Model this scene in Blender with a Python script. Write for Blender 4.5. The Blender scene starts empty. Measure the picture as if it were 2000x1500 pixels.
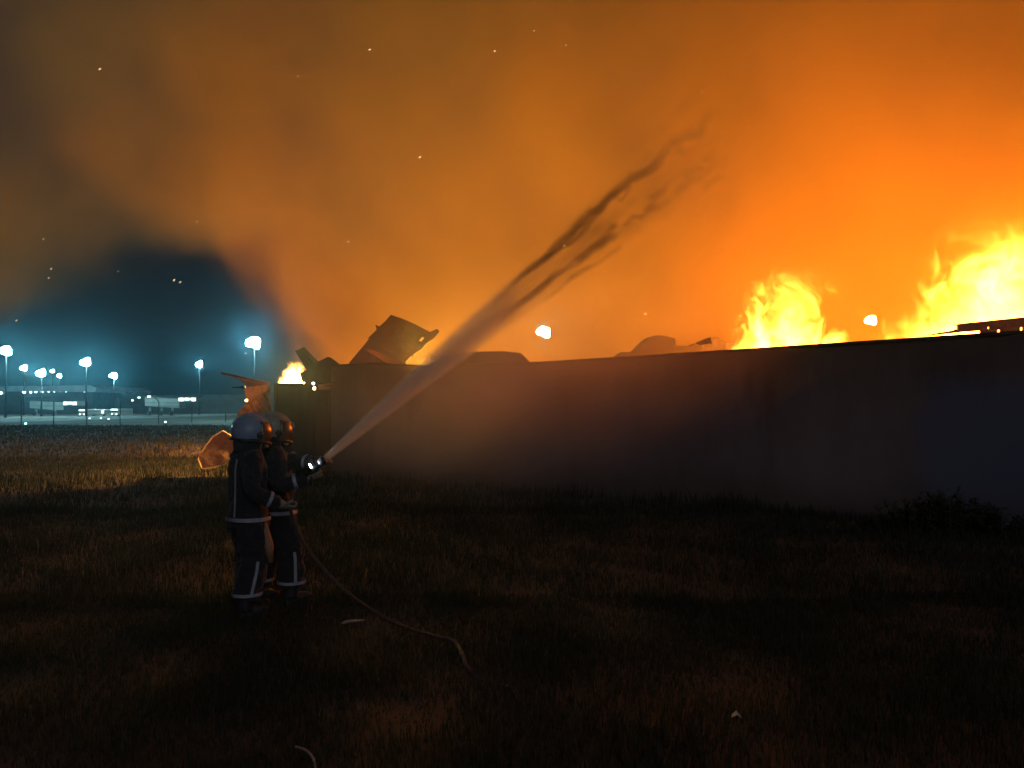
import bpy, bmesh, math, random
import numpy as np
from mathutils import Vector, Matrix, Euler
R = math.radians
rnd = random.Random(7)
sc = bpy.context.scene
COL = sc.collection

# ------------------------------------------------------------------ camera, sky, exposure
EYE, HOR, FOC = 1.8, 795.0, 1500.0                 # eye height, horizon row and focal length in photo pixels
PITCH = math.atan((HOR - 750.0) / FOC)
cam = bpy.data.cameras.new('camera'); cam.sensor_width = 36; cam.lens = 27; cam.clip_start = 0.05; cam.clip_end = 6000
camo = bpy.data.objects.new('camera', cam); COL.objects.link(camo)
camo.location = (0, 0, EYE); camo.rotation_euler = (R(90) + PITCH, 0, 0)
sc.camera = camo
world = bpy.data.worlds.new('World'); sc.world = world; world.use_nodes = True
wn = world.node_tree; bg = wn.nodes['Background']
sky = wn.nodes.new('ShaderNodeTexSky'); sky.sky_type = 'NISHITA'; sky.sun_disc = False
sky.sun_elevation = R(-1.6); sky.sun_rotation = R(165); sky.altitude = 10; sky.air_density = 1.2; sky.ozone_density = 3
tint = wn.nodes.new('ShaderNodeMix'); tint.data_type = 'RGBA'; tint.blend_type = 'MULTIPLY'; tint.inputs[0].default_value = 1
wn.links.new(sky.outputs[0], tint.inputs[6]); tint.inputs[7].default_value = (0.75, 1.0, .95, 1)
wn.links.new(tint.outputs[2], bg.inputs[0]); bg.inputs[1].default_value = 0.1
sun = bpy.data.lights.new('night_sky_glow', 'SUN'); sun.energy = .27; sun.angle = R(40); sun.color = (.90, .88, 1.0)
suno = bpy.data.objects.new('night_sky_glow', sun); COL.objects.link(suno)
suno.rotation_euler = Vector((-.35, .85, -.42)).to_track_quat('-Z', 'Y').to_euler()   # cool dim light from behind the camera
sc.view_settings.view_transform = 'Standard'; sc.view_settings.look = 'None'
sc.view_settings.exposure = 0; sc.view_settings.gamma = 1
cy = sc.cycles
cy.volume_bounces = 1; cy.max_bounces = 6; cy.transparent_max_bounces = 16
cy.volume_max_steps = 256; cy.volume_step_rate = 1.0
cy.sample_clamp_indirect = 4.0
cy.use_adaptive_sampling = True; cy.adaptive_threshold = 0.055; cy.adaptive_min_samples = 56
cy.use_denoising = True

def at(x, y, Y):
    """world point seen at photo pixel (x, y) at distance Y along the view's ground direction"""
    X = (x - 1000.0) / FOC; Z = (750.0 - y) / FOC
    c, s = math.cos(PITCH), math.sin(PITCH)
    dy = c - Z * s; dz = s + Z * c
    return Vector((X / dy * Y, Y, EYE + dz / dy * Y))
def gnd(x, y, z=0.0):
    p = at(x, y, 1.0); k = (z - EYE) / (p.z - EYE)
    return Vector((p.x * k, k, z))

# ------------------------------------------------------------------ node helpers
class E:
    """a socket in a node tree with arithmetic"""
    def __init__(s, nt, sock): s.nt, s.k = nt, sock
    def m(s, op, *a, clamp=False):
        n = s.nt.nodes.new('ShaderNodeMath'); n.operation = op; n.use_clamp = clamp
        for i, v in enumerate((s,) + a):
            if isinstance(v, E): s.nt.links.new(v.k, n.inputs[i])
            else: n.inputs[i].default_value = v
        return E(s.nt, n.outputs[0])
    def __add__(s, o): return s.m('ADD', o)
    def __sub__(s, o): return s.m('SUBTRACT', o)
    def __mul__(s, o): return s.m('MULTIPLY', o)
    def __truediv__(s, o): return s.m('DIVIDE', o)
    __radd__ = __add__; __rmul__ = __mul__
    def __rsub__(s, o): return (s * -1.0) + o
    def __pow__(s, o): return s.m('POWER', o)
    def sat(s): return s.m('ADD', 0.0, clamp=True)
    def max(s, o): return s.m('MAXIMUM', o)
    def min(s, o): return s.m('MINIMUM', o)
    def step(s, a, b, lo=0.0, hi=1.0):
        n = s.nt.nodes.new('ShaderNodeMapRange'); n.interpolation_type = 'SMOOTHSTEP'
        s.nt.links.new(s.k, n.inputs[0])
        for i, v in enumerate((a, b, lo, hi)): n.inputs[1 + i].default_value = v
        return E(s.nt, n.outputs[0])
def coords(nt, kind='Object'):
    n = nt.nodes.new('ShaderNodeTexCoord'); return n.outputs[kind]
def xyz(nt, sock):
    n = nt.nodes.new('ShaderNodeSeparateXYZ'); nt.links.new(sock, n.inputs[0]); return [E(nt, o) for o in n.outputs]
def comb(nt, *a):
    n = nt.nodes.new('ShaderNodeCombineXYZ')
    for i, v in enumerate(a):
        if isinstance(v, E): nt.links.new(v.k, n.inputs[i])
        else: n.inputs[i].default_value = v
    return n.outputs[0]
def noise(nt, vec, scale, detail=3, rough=0.55, distort=0.0):
    n = nt.nodes.new('ShaderNodeTexNoise'); nt.links.new(vec, n.inputs['Vector'])
    n.inputs['Scale'].default_value = scale; n.inputs['Detail'].default_value = detail
    n.inputs['Roughness'].default_value = rough; n.inputs['Distortion'].default_value = distort
    return E(nt, n.outputs[0])
def mapping(nt, sock, scale=(1, 1, 1), loc=(0, 0, 0), rot=(0, 0, 0)):
    n = nt.nodes.new('ShaderNodeMapping'); nt.links.new(sock, n.inputs[0])
    n.inputs['Scale'].default_value = scale; n.inputs['Location'].default_value = loc; n.inputs['Rotation'].default_value = rot
    return n.outputs[0]
def newmat(name):
    m = bpy.data.materials.new(name); m.use_nodes = True; nt = m.node_tree; nt.nodes.clear()
    return m, nt, nt.nodes.new('ShaderNodeOutputMaterial')
def ramp(nt, fac, stops):
    n = nt.nodes.new('ShaderNodeValToRGB'); nt.links.new(fac.k, n.inputs[0])
    el = n.color_ramp.elements
    while len(el) < len(stops): el.new(0.5)
    for e, (p, c) in zip(el, stops): e.position = p; e.color = tuple(c) + (1,)
    return n.outputs[0]
def surf(name, c0, c1=None, rough=0.7, metal=0.0, scale=4.0, detail=6, bump=0.0, bscale=None, stretch=(1, 1, 1), lo=.35, hi=.65):
    """mottled two-colour principled surface with optional bump"""
    m, nt, out = newmat(name)
    p = nt.nodes.new('ShaderNodeBsdfPrincipled'); nt.links.new(p.outputs[0], out.inputs[0])
    v = mapping(nt, coords(nt), stretch)
    n = noise(nt, v, scale, detail, .6)
    if c1 is None: c1 = tuple(x * .6 for x in c0)
    nt.links.new(ramp(nt, n, [(lo, c0), (hi, c1)]), p.inputs['Base Color'])
    r = n.step(.3, .7, max(rough - .12, .02), min(rough + .12, 1)); nt.links.new(r.k, p.inputs['Roughness'])
    p.inputs['Metallic'].default_value = metal
    if bump:
        b = nt.nodes.new('ShaderNodeBump'); b.inputs['Strength'].default_value = bump; b.inputs['Distance'].default_value = .02
        nt.links.new(noise(nt, v, bscale or scale * 5, 4, .6).k, b.inputs['Height']); nt.links.new(b.outputs[0], p.inputs['Normal'])
    return m
def glow(name, col, strength):
    m, nt, out = newmat(name)
    e = nt.nodes.new('ShaderNodeEmission'); e.inputs[0].default_value = tuple(col) + (1,); e.inputs[1].default_value = strength
    nt.links.new(e.outputs[0], out.inputs[0]); return m

# ------------------------------------------------------------------ object helpers
def link(name, me, parent=None, loc=None):
    o = bpy.data.objects.new(name, me); COL.objects.link(o)
    if parent: o.parent = parent
    if loc is not None: o.location = loc
    return o
def tag(o, label=None, cat=None, group=None, kind=None):
    if label: o['label'] = label
    if cat: o['category'] = cat
    if group: o['group'] = group
    if kind: o['kind'] = kind
    return o
def thing(name, label, cat, loc=(0, 0, 0), rz=0.0, group=None):
    o = link(name, None, None, loc); o.rotation_euler = (0, 0, rz); o.empty_display_size = .2
    return tag(o, label, cat, group)
class MB:
    """collects shapes into one mesh"""
    def __init__(s): s.b = bmesh.new()
    def box(s, c, d, rot=None, taper=1.0):
        M = Matrix.Translation(c) @ (rot.to_4x4() if rot is not None else Matrix.Identity(4))
        vs = []
        for z in (-.5, .5):
            k = taper if z > 0 else 1.0
            for x, y in ((-.5, -.5), (.5, -.5), (.5, .5), (-.5, .5)):
                vs.append(s.b.verts.new(M @ Vector((x * d[0] * k, y * d[1] * k, z * d[2]))))
        for f in ((3, 2, 1, 0), (4, 5, 6, 7), (0, 1, 5, 4), (1, 2, 6, 5), (2, 3, 7, 6), (3, 0, 4, 7)): s.b.faces.new([vs[i] for i in f])
        return s
    def tube(s, pts, r, n=8, cap=True):
        pts = [Vector(p) for p in pts]; rr = r if hasattr(r, '__len__') else [r] * len(pts); rings = []
        up = Vector((0, 0, 1))
        for i, p in enumerate(pts):
            t = (pts[min(i + 1, len(pts) - 1)] - pts[max(i - 1, 0)]).normalized()
            a = t.cross(up)
            if a.length < 1e-3: a = t.cross(Vector((1, 0, 0)))
            a.normalize(); b = t.cross(a).normalized()
            rings.append([s.b.verts.new(p + (a * math.cos(q) + b * math.sin(q)) * rr[i]) for q in (2 * math.pi * k / n for k in range(n))])
        for i in range(len(rings) - 1):
            for k in range(n): s.b.faces.new((rings[i][k], rings[i][(k + 1) % n], rings[i + 1][(k + 1) % n], rings[i + 1][k]))
        if cap: s.b.faces.new(rings[0]); s.b.faces.new(rings[-1][::-1])
        return s
    def prism(s, poly, d):
        """front outline (world points) pushed back by d"""
        d = Vector(d); a = [s.b.verts.new(Vector(p)) for p in poly]; b = [s.b.verts.new(Vector(p) + d) for p in poly]
        s.b.faces.new(a); s.b.faces.new(b[::-1])
        for i in range(len(a)): j = (i + 1) % len(a); s.b.faces.new((a[j], a[i], b[i], b[j]))
        return s
    def ball(s, c, r, rot=None, u=16, v=10):
        g = bmesh.ops.create_uvsphere(s.b, u_segments=u, v_segments=v, radius=1)
        M = Matrix.Translation(c) @ (rot.to_4x4() if rot is not None else Matrix.Identity(4)) @ Matrix.Diagonal((*(r if hasattr(r, '__len__') else (r, r, r)), 1))
        for q in g['verts']: q.co = M @ q.co
        return s
    def build(s, name, mat, parent=None, smooth=False, bevel=0, loc=None):
        bmesh.ops.recalc_face_normals(s.b, faces=s.b.faces)
        me = bpy.data.meshes.new(name); s.b.to_mesh(me); s.b.free()
        if mat: me.materials.append(mat)
        if smooth: me.polygons.foreach_set('use_smooth', [True] * len(me.polygons))
        o = link(name, me, parent, loc)
        if bevel:
            b = o.modifiers.new('bevel', 'BEVEL'); b.width = bevel; b.segments = 2; b.limit_method = 'ANGLE'
        return o

# ------------------------------------------------------------------ ground
m_soil = surf('soil', (.055, .045, .03), (.095, .07, .044), .95, scale=.8, bump=.6, bscale=14)
n = 260; ex = np.linspace(-1, 1, n)
gx = np.sign(ex) * (np.abs(ex) * 22 + np.abs(ex) ** 5 * 2500); gy = gx + 8
GX, GY = np.meshgrid(gx, gy)
def hgt(x, y):
    f = np.exp(-((x / 60.) ** 2 + ((y - 10) / 60.) ** 2))
    return f * (.03 * np.sin(x * .9 + y * .3) + .03 * np.sin(x * .4 - y * .35 + 1) + .015 * np.sin(2.1 * x - .9 * y)) - .02
GZ = hgt(GX, GY)
me = bpy.data.meshes.new('ground')
idx = np.arange(n * n).reshape(n, n)
quads = np.stack([idx[:-1, :-1], idx[:-1, 1:], idx[1:, 1:], idx[1:, :-1]], -1).reshape(-1, 4)
me.from_pydata(np.stack([GX, GY, GZ], -1).reshape(-1, 3).tolist(), [], quads.tolist())
me.materials.append(m_soil); me.polygons.foreach_set('use_smooth', [True] * len(me.polygons))
tag(link('ground', me), kind='structure')

# ------------------------------------------------------------------ perimeter wall
WA, WB = Vector((-4.68, 20.3, 0)), Vector((7.67, 11.5, 0))
WD = (WB - WA).normalized(); WN = Vector((-WD.y, WD.x, 0))          # WN points behind the wall
def wall_depth(x):
    """distance Y at which photo column x meets the wall's front face"""
    k = (x - 1000.) / FOC; t = (WA.x - k * WA.y) / (k * WD.y - WD.x)
    return WA.y + WD.y * t
m_wall = surf('render_wall', (.125, .098, .094), (.20, .16, .155), .92, scale=.55, detail=6, bump=0, bscale=9, stretch=(1, 1, .6))
tops = [(655, 716), (735, 712), (815, 717), (940, 714), (1060, 711), (1450, 687), (2000, 652)]
front = []
for x, y in tops:
    p = at(x, y, wall_depth(x)); front.append(p)
e = front[-1] + WD * 7; e.z = 2.92; front.append(e)
wall = thing('perimeter_wall', 'long soot stained rendered wall hiding the burning yard', 'wall', tuple(WA))
front[0] = front[0] - WD * .16; poly = [p - WA for p in front]
poly = poly + [Vector((poly[-1].x, poly[-1].y, -.3)), Vector((poly[0].x, poly[0].y, -.3))]
nt = m_wall.node_tree; p_ = [n for n in nt.nodes if n.type == 'BSDF_PRINCIPLED'][0]; lk = p_.inputs['Base Color'].links[0].from_socket
x, y, z = xyz(nt, coords(nt)); al = x * WD.x + y * WD.y
n1 = noise(nt, comb(nt, al * .9, 0, z * .25), 1.3, 5, .65); n2 = noise(nt, comb(nt, al * .5, 3, z * .6), 1.0, 4, .6)
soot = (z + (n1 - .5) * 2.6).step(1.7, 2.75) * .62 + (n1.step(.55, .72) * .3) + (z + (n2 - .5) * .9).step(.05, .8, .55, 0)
cool_lit = (al + (n2 - .5) * 1.6).step(13.5, 14.0) * (z + (n2 - .5) * 1.2).step(2.0, 2.5, 1, 0)  # cool light on the wall's right end, painted in as a bluish tint
def mixc(nt, fac, a, b):
    n = nt.nodes.new('ShaderNodeMix'); n.data_type = 'RGBA'; nt.links.new(fac.sat().k, n.inputs[0])
    for s_, i in ((a, 6), (b, 7)):
        if isinstance(s_, tuple): n.inputs[i].default_value = s_ + (1,)
        else: nt.links.new(s_, n.inputs[i])
    return n.outputs[2]
rib = ((al + (n2 - .5) * .5 - 10.98).m('ABSOLUTE').step(.12, .26, 1, 0)) * n1.step(.35, .6, .9, .3)
nt.links.new(mixc(nt, soot, mixc(nt, rib * .6, mixc(nt, cool_lit * .8, lk, (.12, .14, .21)), (.22, .18, .19)), (.075, .052, .04)), p_.inputs['Base Color'])
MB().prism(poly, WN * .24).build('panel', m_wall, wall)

# ------------------------------------------------------------------ fire
def flame_mat(name, col, strength, seed, sx=2.4, sz=1.7, lump=2.8, fall=1.5, soft=.55, base=.0):
    m, nt, out = newmat(name)
    x, y, z = xyz(nt, coords(nt))
    v0 = comb(nt, x * sx + seed, y * sx, z * sz - seed)
    w1 = noise(nt, v0, 1.3, 0) - .5
    v = comb(nt, x * sx + seed + w1 * (z * 1.6), y * sx, z * sz)
    f = noise(nt, v, 1.9, 4, .66, .9)
    r2 = x * x + y * y
    fld = (1.0 + base) - r2 * (z * 3.2 + .75) - z * fall + (f - .5) * lump * (z * 1.5 + .7)
    lim = (1.0 - z).step(.02, .4) * (1.0 - r2).step(.02, .5)
    d = fld.step(.28, .28 + soft) * lim
    core = fld.step(.4, 1.9); s = (d * d) * (core * core * 5.0 + .14) * strength
    em = nt.nodes.new('ShaderNodeEmission'); em.inputs[0].default_value = tuple(col) + (1,)
    nt.links.new(s.k, em.inputs[1]); nt.links.new(em.outputs[0], out.inputs['Volume'])
    m.cycles.volume_step_rate = .6
    return m
def flame(label, base, size, mat, lights=(), group=None):
    """a flame: lumpy tapering body of burning gas over its base; every light is (u, v, w, colour, watts, radius) in the flame's own units"""
    b = bmesh.new(); bmesh.ops.create_icosphere(b, subdivisions=4, radius=1)
    for q in b.verts:
        z = (q.co.z + 1) / 2
        q.co = Vector((q.co.x, q.co.y, z))
    for q in b.verts:
        z = q.co.z; k = 1.05 if z < .3 else 1.05 - .55 * ((z - .3) / .7) ** 1.5
        a = math.atan2(q.co.y, q.co.x); rr = math.hypot(q.co.x, q.co.y)
        w = min(1.0, (1 - (2 * z - 1) ** 2) ** .5) if 0 < z < 1 else 0
        if rr > 1e-6:
            t = (w ** .35 if z < .5 else w ** .8) * k / rr; q.co.x *= t * rr / max(rr, 1e-6); q.co.y *= t
            q.co.x = math.cos(a) * (w ** .35 if z < .5 else w ** .8) * k; q.co.y = math.sin(a) * (w ** .35 if z < .5 else w ** .8) * k
    me = bpy.data.meshes.new('flame'); b.to_mesh(me); b.free(); me.materials.append(mat)
    o = link('flame', me, None, base); o.scale = size
    tag(o, label, 'fire', group)
    for (u, v, w, c, watts, rad) in lights:
        L = bpy.data.lights.new('fire_light', 'POINT'); L.color = c; L.energy = watts; L.shadow_soft_size = rad
        l = bpy.data.objects.new('fire_light', L); COL.objects.link(l)
        l.location = Vector(base) + Vector((u * size[0], v * size[1], w * size[2]))
        l.parent = o; l.matrix_parent_inverse = Matrix.Translation(Vector(base)).inverted() if False else Matrix.LocRotScale(Vector(base), None, Vector(size)).inverted()
    return o
FO = (1.0, .19, .008); FY = (1.0, .38, .03)
bp = at(1538, 700, 18.5); bp.z = 1.9
flame('large orange flame leaping up behind the middle of the wall', bp, (2.1, 1.4, 3.7),
      flame_mat('fire_tall', (1, .3, .03), 11, 3.1, base=.85, soft=.9, sx=2.0, sz=2.3, lump=3.4, fall=1.5), [(0, 0, .6, FO, 3100, .7)], 'flames behind the wall')
bp = at(1995, 700, 19.0); bp.z = 1.5
flame('tallest flame, at the far end of the wall by the steel beam', bp, (3.9, 2.2, 5.6),
      flame_mat('fire_wide', (1, .3, .03), 5, 7.7, fall=1.2, base=.95, soft=.9, lump=3.8, sx=2.6, sz=3.0), [(0, 0, .5, FO, 2100, .9), (-.5, 0, .3, FO, 1000, .6)], 'flames behind the wall')
bp = at(1868, 700, 17.2); bp.z = 1.9
flame('low yellow flame trailing left from the tallest flame above the thin strip', bp, (2.5, .9, 2.5), flame_mat('fire_low_wide', (1, .3, .03), 7, 4.4, base=1.4, soft=.9, sx=3.0, sz=1.6, lump=3.2), (), 'flames behind the wall')
bp = at(826, 716, 23.5); bp.z = 2.4
flame('small flame between the tilted panel and the dark hump', bp, (.62, .5, 1.3),
      flame_mat('fire_small', (1, .36, .05), 18, 1.7, base=.55), [(0, 0, .5, FY, 6500, .4)], 'flames behind the wall')
CX0, CX1, CY0, CY1, CZ = -6.40, -4.66, 20.62, 25.6, 2.44          # burnt container left of the wall
bp = Vector((-5.98, 21.15, CZ - .05))
flame('low yellow flames burning on top of the dark container', bp, (.54, .5, .76),
      flame_mat('fire_low', (1, .5, .1), 40, 5.2, sx=2.2, sz=1.9, fall=1.2, base=.7, soft=.3), [(-.45, 1.2, .38, (1, .46, .08), 2900, .12)], 'flames behind the wall')

bp = Vector((-9.6, 33.0, 0));  # unseen fire added behind the container to light the smoke on the left
flame('unseen low bed of fire added beyond the container to light the smoke', bp, (2.2, 1.5, 1.5), flame_mat('hidden_fire_bed', (1, .3, .03), 5, 9.3, base=.2), [(0, 0, .18, (1, .28, .02), 7000, .3)], 'flames behind the wall')
# ------------------------------------------------------------------ smoke
m, nt, out = newmat('smoke')
x, y, z = xyz(nt, coords(nt))
pv = comb(nt, x, y, z)
wv = noise(nt, mapping(nt, pv, (.06, .06, .08)), 1.0, 1, .5)
wy = noise(nt, mapping(nt, pv, (.06, .06, .08), (31, 7, 3)), 1.0, 0, .5)
big = noise(nt, mapping(nt, pv, (.045, .05, .05), (0, 0, 0)), 1.0, 2, .6)
fine = noise(nt, mapping(nt, pv, (.2, .2, .16), (5, 3, 1)), 1.0, 2, .6)
s = (x.max(-7.0) + 4.68) * WN.x + (y - 20.3) * WN.y
xw = x + (wv - .5) * 9.0 + (fine - .5) * 3.0; zw = z + (wy - .5) * 8.0 + (fine - .5) * 5.0
zb = xw.step(-11.2, -7.2, 11.0, -2.0) - xw.step(-28, -20, 5.0, 0)
low = (zw - zb).step(-.6, 2.6)
back = s.step(3.0, 13.0)
lf = xw.step(-15, -6, 1, 0); top = z.step(36, 56, 1, 0) * (lf.m('MULTIPLY', y.step(40, 50, 1, 0)) + (1.0 - lf) * y.step(58, 74, 1, 0)) * (lf * .25 + 1.0) * x.step(-66, -45) * x.step(50, 68, 1, 0)
dens = low * back * top * (big.step(.33, .67, .15, 1.9) * fine.step(.3, .7, .5, 1.5)) * .047
sn = nt.nodes.new('ShaderNodeVolumeScatter'); sn.inputs['Color'].default_value = (.89, .66, .20, 1); sn.inputs['Anisotropy'].default_value = .15
ab = nt.nodes.new('ShaderNodeVolumeAbsorption'); ab.inputs['Color'].default_value = (.89, .66, .20, 1)
nt.links.new(dens.k, sn.inputs['Density']); nt.links.new(dens.k, ab.inputs['Density'])
ad = nt.nodes.new('ShaderNodeAddShader'); nt.links.new(sn.outputs[0], ad.inputs[0]); nt.links.new(ab.outputs[0], ad.inputs[1])
nt.links.new(ad.outputs[0], out.inputs['Volume']); m.cycles.volume_step_rate = .5
tag(MB().box((0, 44, 28), (138, 62, 57)).build('smoke', m), kind='stuff')

# ------------------------------------------------------------------ haze
m, nt, out = newmat('haze')
pvn = nt.nodes.new('ShaderNodeVolumePrincipled'); pvn.inputs['Color'].default_value = (.30, .70, .95, 1); pvn.inputs['Density'].default_value = .00028
pvn.inputs['Anisotropy'].default_value = .92
nt.links.new(pvn.outputs[0], out.inputs['Volume'])
tag(MB().box((0, 700, 29), (3200, 1700, 66)).build('haze', m), kind='stuff')

# ------------------------------------------------------------------ floodlight masts
m_mast = surf('galvanised_steel', (.010, .011, .011), (.007, .008, .008), .9, .0, scale=3)
m_flood = glow('flood_glow', (.42, .93, 1.0), 500)
m_floody = glow('flood_glow_far', (.7, 1.0, .8), 220)
lamps = [(13, 684, 14, 130, 'floodlight mast at the left edge of the photo, the larger one'),
         (48, 719, 8, 170, 'floodlight mast rising straight behind the left end of the terminal roof'),
         (82, 729, 11, 150, 'floodlight with a broad bright head above the middle of the terminal roof'),
         (103, 725, 4, 260, 'smallest far floodlight between the broad headed one and the round one'),
         (117, 733, 5, 240, 'small round floodlight low over the terminal roof'),
         (169, 708, 12, 150, 'tall floodlight mast above the right end of the terminal roof'),
         (223, 733, 9, 180, 'floodlight mast just right of the terminal roof'),
         (390, 713, 8, 180, 'lone slim floodlight mast halfway between the terminal and the fire'),
         (497, 668, 17, 110, 'brightest cyan floodlight beside the edge of the smoke above the wrecked sheets'),
         (1062, 646, 16, 110, 'floodlight shining through smoke under the water jet'),
         (1700, 625, 15, 120, 'floodlight shining through smoke between the two large flames')]
for i, (x, y, r, d, lab) in enumerate(lamps):
    p = at(x, y, d); Rr = r * d / FOC * .80; rl = random.Random(i * 7 + 3); sk = rl.uniform(-.35, .35)
    t = thing('floodlight_mast', lab, 'floodlight', (p.x, p.y, 0), 0, 'airport floodlight masts')
    mb = MB().tube([(0, 0, -.2), (0, 0, p.z * .5), (0, 0, p.z)], [.2, .12, .06], 8); mb.build('mast', m_mast, t, True)
    MB().box((0, .1, p.z), (Rr * 2.2, .12, .12)).build('crossarm', m_mast, t)
    for k, (u, w) in enumerate(((-.62, -.05 + sk * .5), (-.15, .16), (.34, .34 + sk), (.40, -.30 + sk), (.02, -.26))):
        MB().ball((u * Rr, -.25, p.z + w * Rr), (Rr * rl.uniform(.44, .58), Rr * .3, Rr * rl.uniform(.42, .55)), None, 10, 6).build('lamp', m_floody if d > 200 or i == 1 else m_flood, t, True)

# ------------------------------------------------------------------ wall details
from mathutils import noise as mnoise
m_cop = surf('coping_stone', (.07, .06, .05), (.035, .03, .026), .9, scale=2.5, bump=.4)
cp = MB()
for a, b in zip(front[:-1], front[1:]):
    d = (b - a); mid = (a + b) / 2 - WA + WN * .12 + Vector((0, 0, .028))
    rot = Matrix((d.normalized(), WN, d.normalized().cross(WN))).transposed()
    cp.box(mid, (d.length - .006, .30, .05), rot)
cp.build('coping', m_cop, wall)
# ------------------------------------------------------------------ scrap and wrecks
m_scrap = surf('burnt_sheet_metal', (.035, .026, .022), (.07, .042, .032), .85, .1, scale=2.2, bump=.4)
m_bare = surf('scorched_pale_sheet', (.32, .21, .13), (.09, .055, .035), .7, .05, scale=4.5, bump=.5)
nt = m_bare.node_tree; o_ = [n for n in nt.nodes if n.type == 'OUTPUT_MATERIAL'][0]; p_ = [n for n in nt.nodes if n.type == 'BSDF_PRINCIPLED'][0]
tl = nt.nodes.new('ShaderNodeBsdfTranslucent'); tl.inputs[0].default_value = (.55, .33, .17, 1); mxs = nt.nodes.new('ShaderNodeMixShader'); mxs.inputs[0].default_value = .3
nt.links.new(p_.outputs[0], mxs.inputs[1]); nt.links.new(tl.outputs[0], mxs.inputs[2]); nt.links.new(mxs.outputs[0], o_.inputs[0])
m_rust = surf('rusty_sheet', (.24, .10, .06), (.14, .06, .04), .75, .1, scale=3.0, bump=.5)
m_edge = surf('edge_highlight', (.55, .38, .28), (.36, .22, .15), .6, scale=8)  # pale colour paints the highlights along the torn panel's rim
m_char = surf('charred_metal', (.009, .008, .008), (.02, .016, .014), .85, .1, scale=2, bump=.4)
m_dark = surf('sooty_steel', (.030, .027, .026), (.05, .042, .038), .8, .2, scale=1.6, bump=.4)
def sheet(name, outer, mat, depth, thick=.025, holes=(), parent=None, crumple=.04, seed=0, origin=Vector((0, 0, 0)), edge=.16, rib=None):
    """a bent plate: outline of (photo x, photo y[, distance]) with optional holes, crumpled and given a thickness"""
    b = bmesh.new(); edges = []; allp = []
    for loop in [outer] + list(holes):
        vs = [b.verts.new(at(q[0], q[1], q[2] if len(q) > 2 else depth)) for q in loop]
        allp.append(vs)
        edges += [b.edges.new((vs[i], vs[(i + 1) % len(vs)])) for i in range(len(vs))]
    bmesh.ops.triangle_fill(b, use_beauty=True, use_dissolve=False, edges=edges)
    for _ in range(4):
        long = [e_ for e_ in b.edges if e_.calc_length() > edge]
        if not long: break
        bmesh.ops.subdivide_edges(b, edges=long, cuts=1); bmesh.ops.triangulate(b, faces=b.faces)
    for v in b.verts:
        q = v.co * 1.9 + Vector((seed * 3.7, seed, 0))
        off = mnoise.noise(q) * crumple + mnoise.noise(q * 2.7) * crumple * .4
        if rib: off += math.sin((v.co - at(outer[0][0], outer[0][1], depth)).dot(rib[0]) * rib[1]) * rib[2]
        v.co = v.co + Vector((0, off, 0)) - origin
    bmesh.ops.recalc_face_normals(b, faces=b.faces)
    me = bpy.data.meshes.new(name); b.to_mesh(me); b.free(); me.materials.append(mat)
    o = link(name, me, parent)
    if parent is None and origin.length: o.location = origin
    sol = o.modifiers.new('thickness', 'SOLIDIFY'); sol.thickness = thick; sol.offset = 0
    return o
# big tilted panel
o0 = at(735, 716, 21.5)
t = thing('tilted_sheet', 'big torn metal panel tilted up over the wall top with a small slot through it', 'scrap metal', tuple(o0))
sheet('plate', [(679, 725, 21.2), (681, 710, 21.2), (721, 662), (718, 661), (736, 644), (733, 634), (741, 637.5), (753.5, 626.5), (763.4, 615), (785, 622), (808.5, 632), (840, 648.5), (853.6, 642), (858.6, 647.5),
                (847, 661.5), (831.6, 671.5), (823, 682.5), (808, 692), (806, 699), (804, 695), (792, 706.7), (797, 725)], m_scrap, 21.6, .035,
      [[(819, 665.5), (824.5, 659), (829, 660), (823, 667.5)]], t, .018, 1, o0)
sheet('rib', [(712, 684), (716, 681), (735, 686), (784, 712), (790, 722), (770, 719), (733, 695)], m_rust, 21.4, .05, (), t, .02, 2, o0)
# V shaped plates
o0 = at(612, 748, 20.9)
t = thing('metal_strip', 'dark square ended metal strip sticking up left of the tilted panel', 'scrap metal', tuple(o0))
sheet('strip', [(576, 685.4), (594, 677.6), (621, 705.5), (636, 722), (640, 752), (592, 752), (586, 729), (599, 722.5)], m_dark, 20.9, .03, (), t, .02, 3, o0)
MB().tube([at(592, 690, 20.86) - o0, at(622, 722, 20.86) - o0], .02, 6).build('stiffener', m_scrap, t)
tag(sheet('metal_scrap', [(618, 708), (640, 697), (646.3, 698.4), (667, 714), (672, 738), (655, 756), (606, 752)], m_dark, 20.75, .03, (), None, .05, 4, at(640, 756, 20.75)),
    'dark roof shaped scrap plate leaning between the square ended strip and the wall end', 'scrap metal')
tag(sheet('metal_scrap', [(622, 752), (655, 745), (656, 749), (632, 754), (655, 757), (655, 762), (622, 761)], m_rust, 20.15, .03, (), None, .02, 5, at(640, 761, 20.15)),
    'narrow rusty strip lying on the container beside the wall end', 'scrap metal')
tag(sheet('metal_strip', [(431.5, 726), (433, 731), (462, 737.5), (500, 747), (524, 752), (526, 747), (497, 741), (462, 733)], m_rust, 20.3, .03, (), None, .03, 6, at(526, 750, 20.3)),
    'long thin reddish strip pointing out to the left of the container', 'scrap metal')
tag(sheet('metal_strip', [(448, 736), (470, 743), (485, 755), (512, 753), (522, 752), (500, 747.5), (475, 741.5)], m_rust, 20.45, .03, (), None, .03, 7, at(520, 752, 20.45)),
    'short reddish plate tucked under the long thin strip', 'scrap metal')
tag(sheet('metal_strip', [(453, 756.5), (468, 755), (478, 752), (480, 760), (468, 758), (454, 758.5)], m_dark, 20.4, .03, (), None, .01, 8, at(478, 756, 20.4)),
    'small dark spike below the reddish plate', 'scrap metal')
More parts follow.
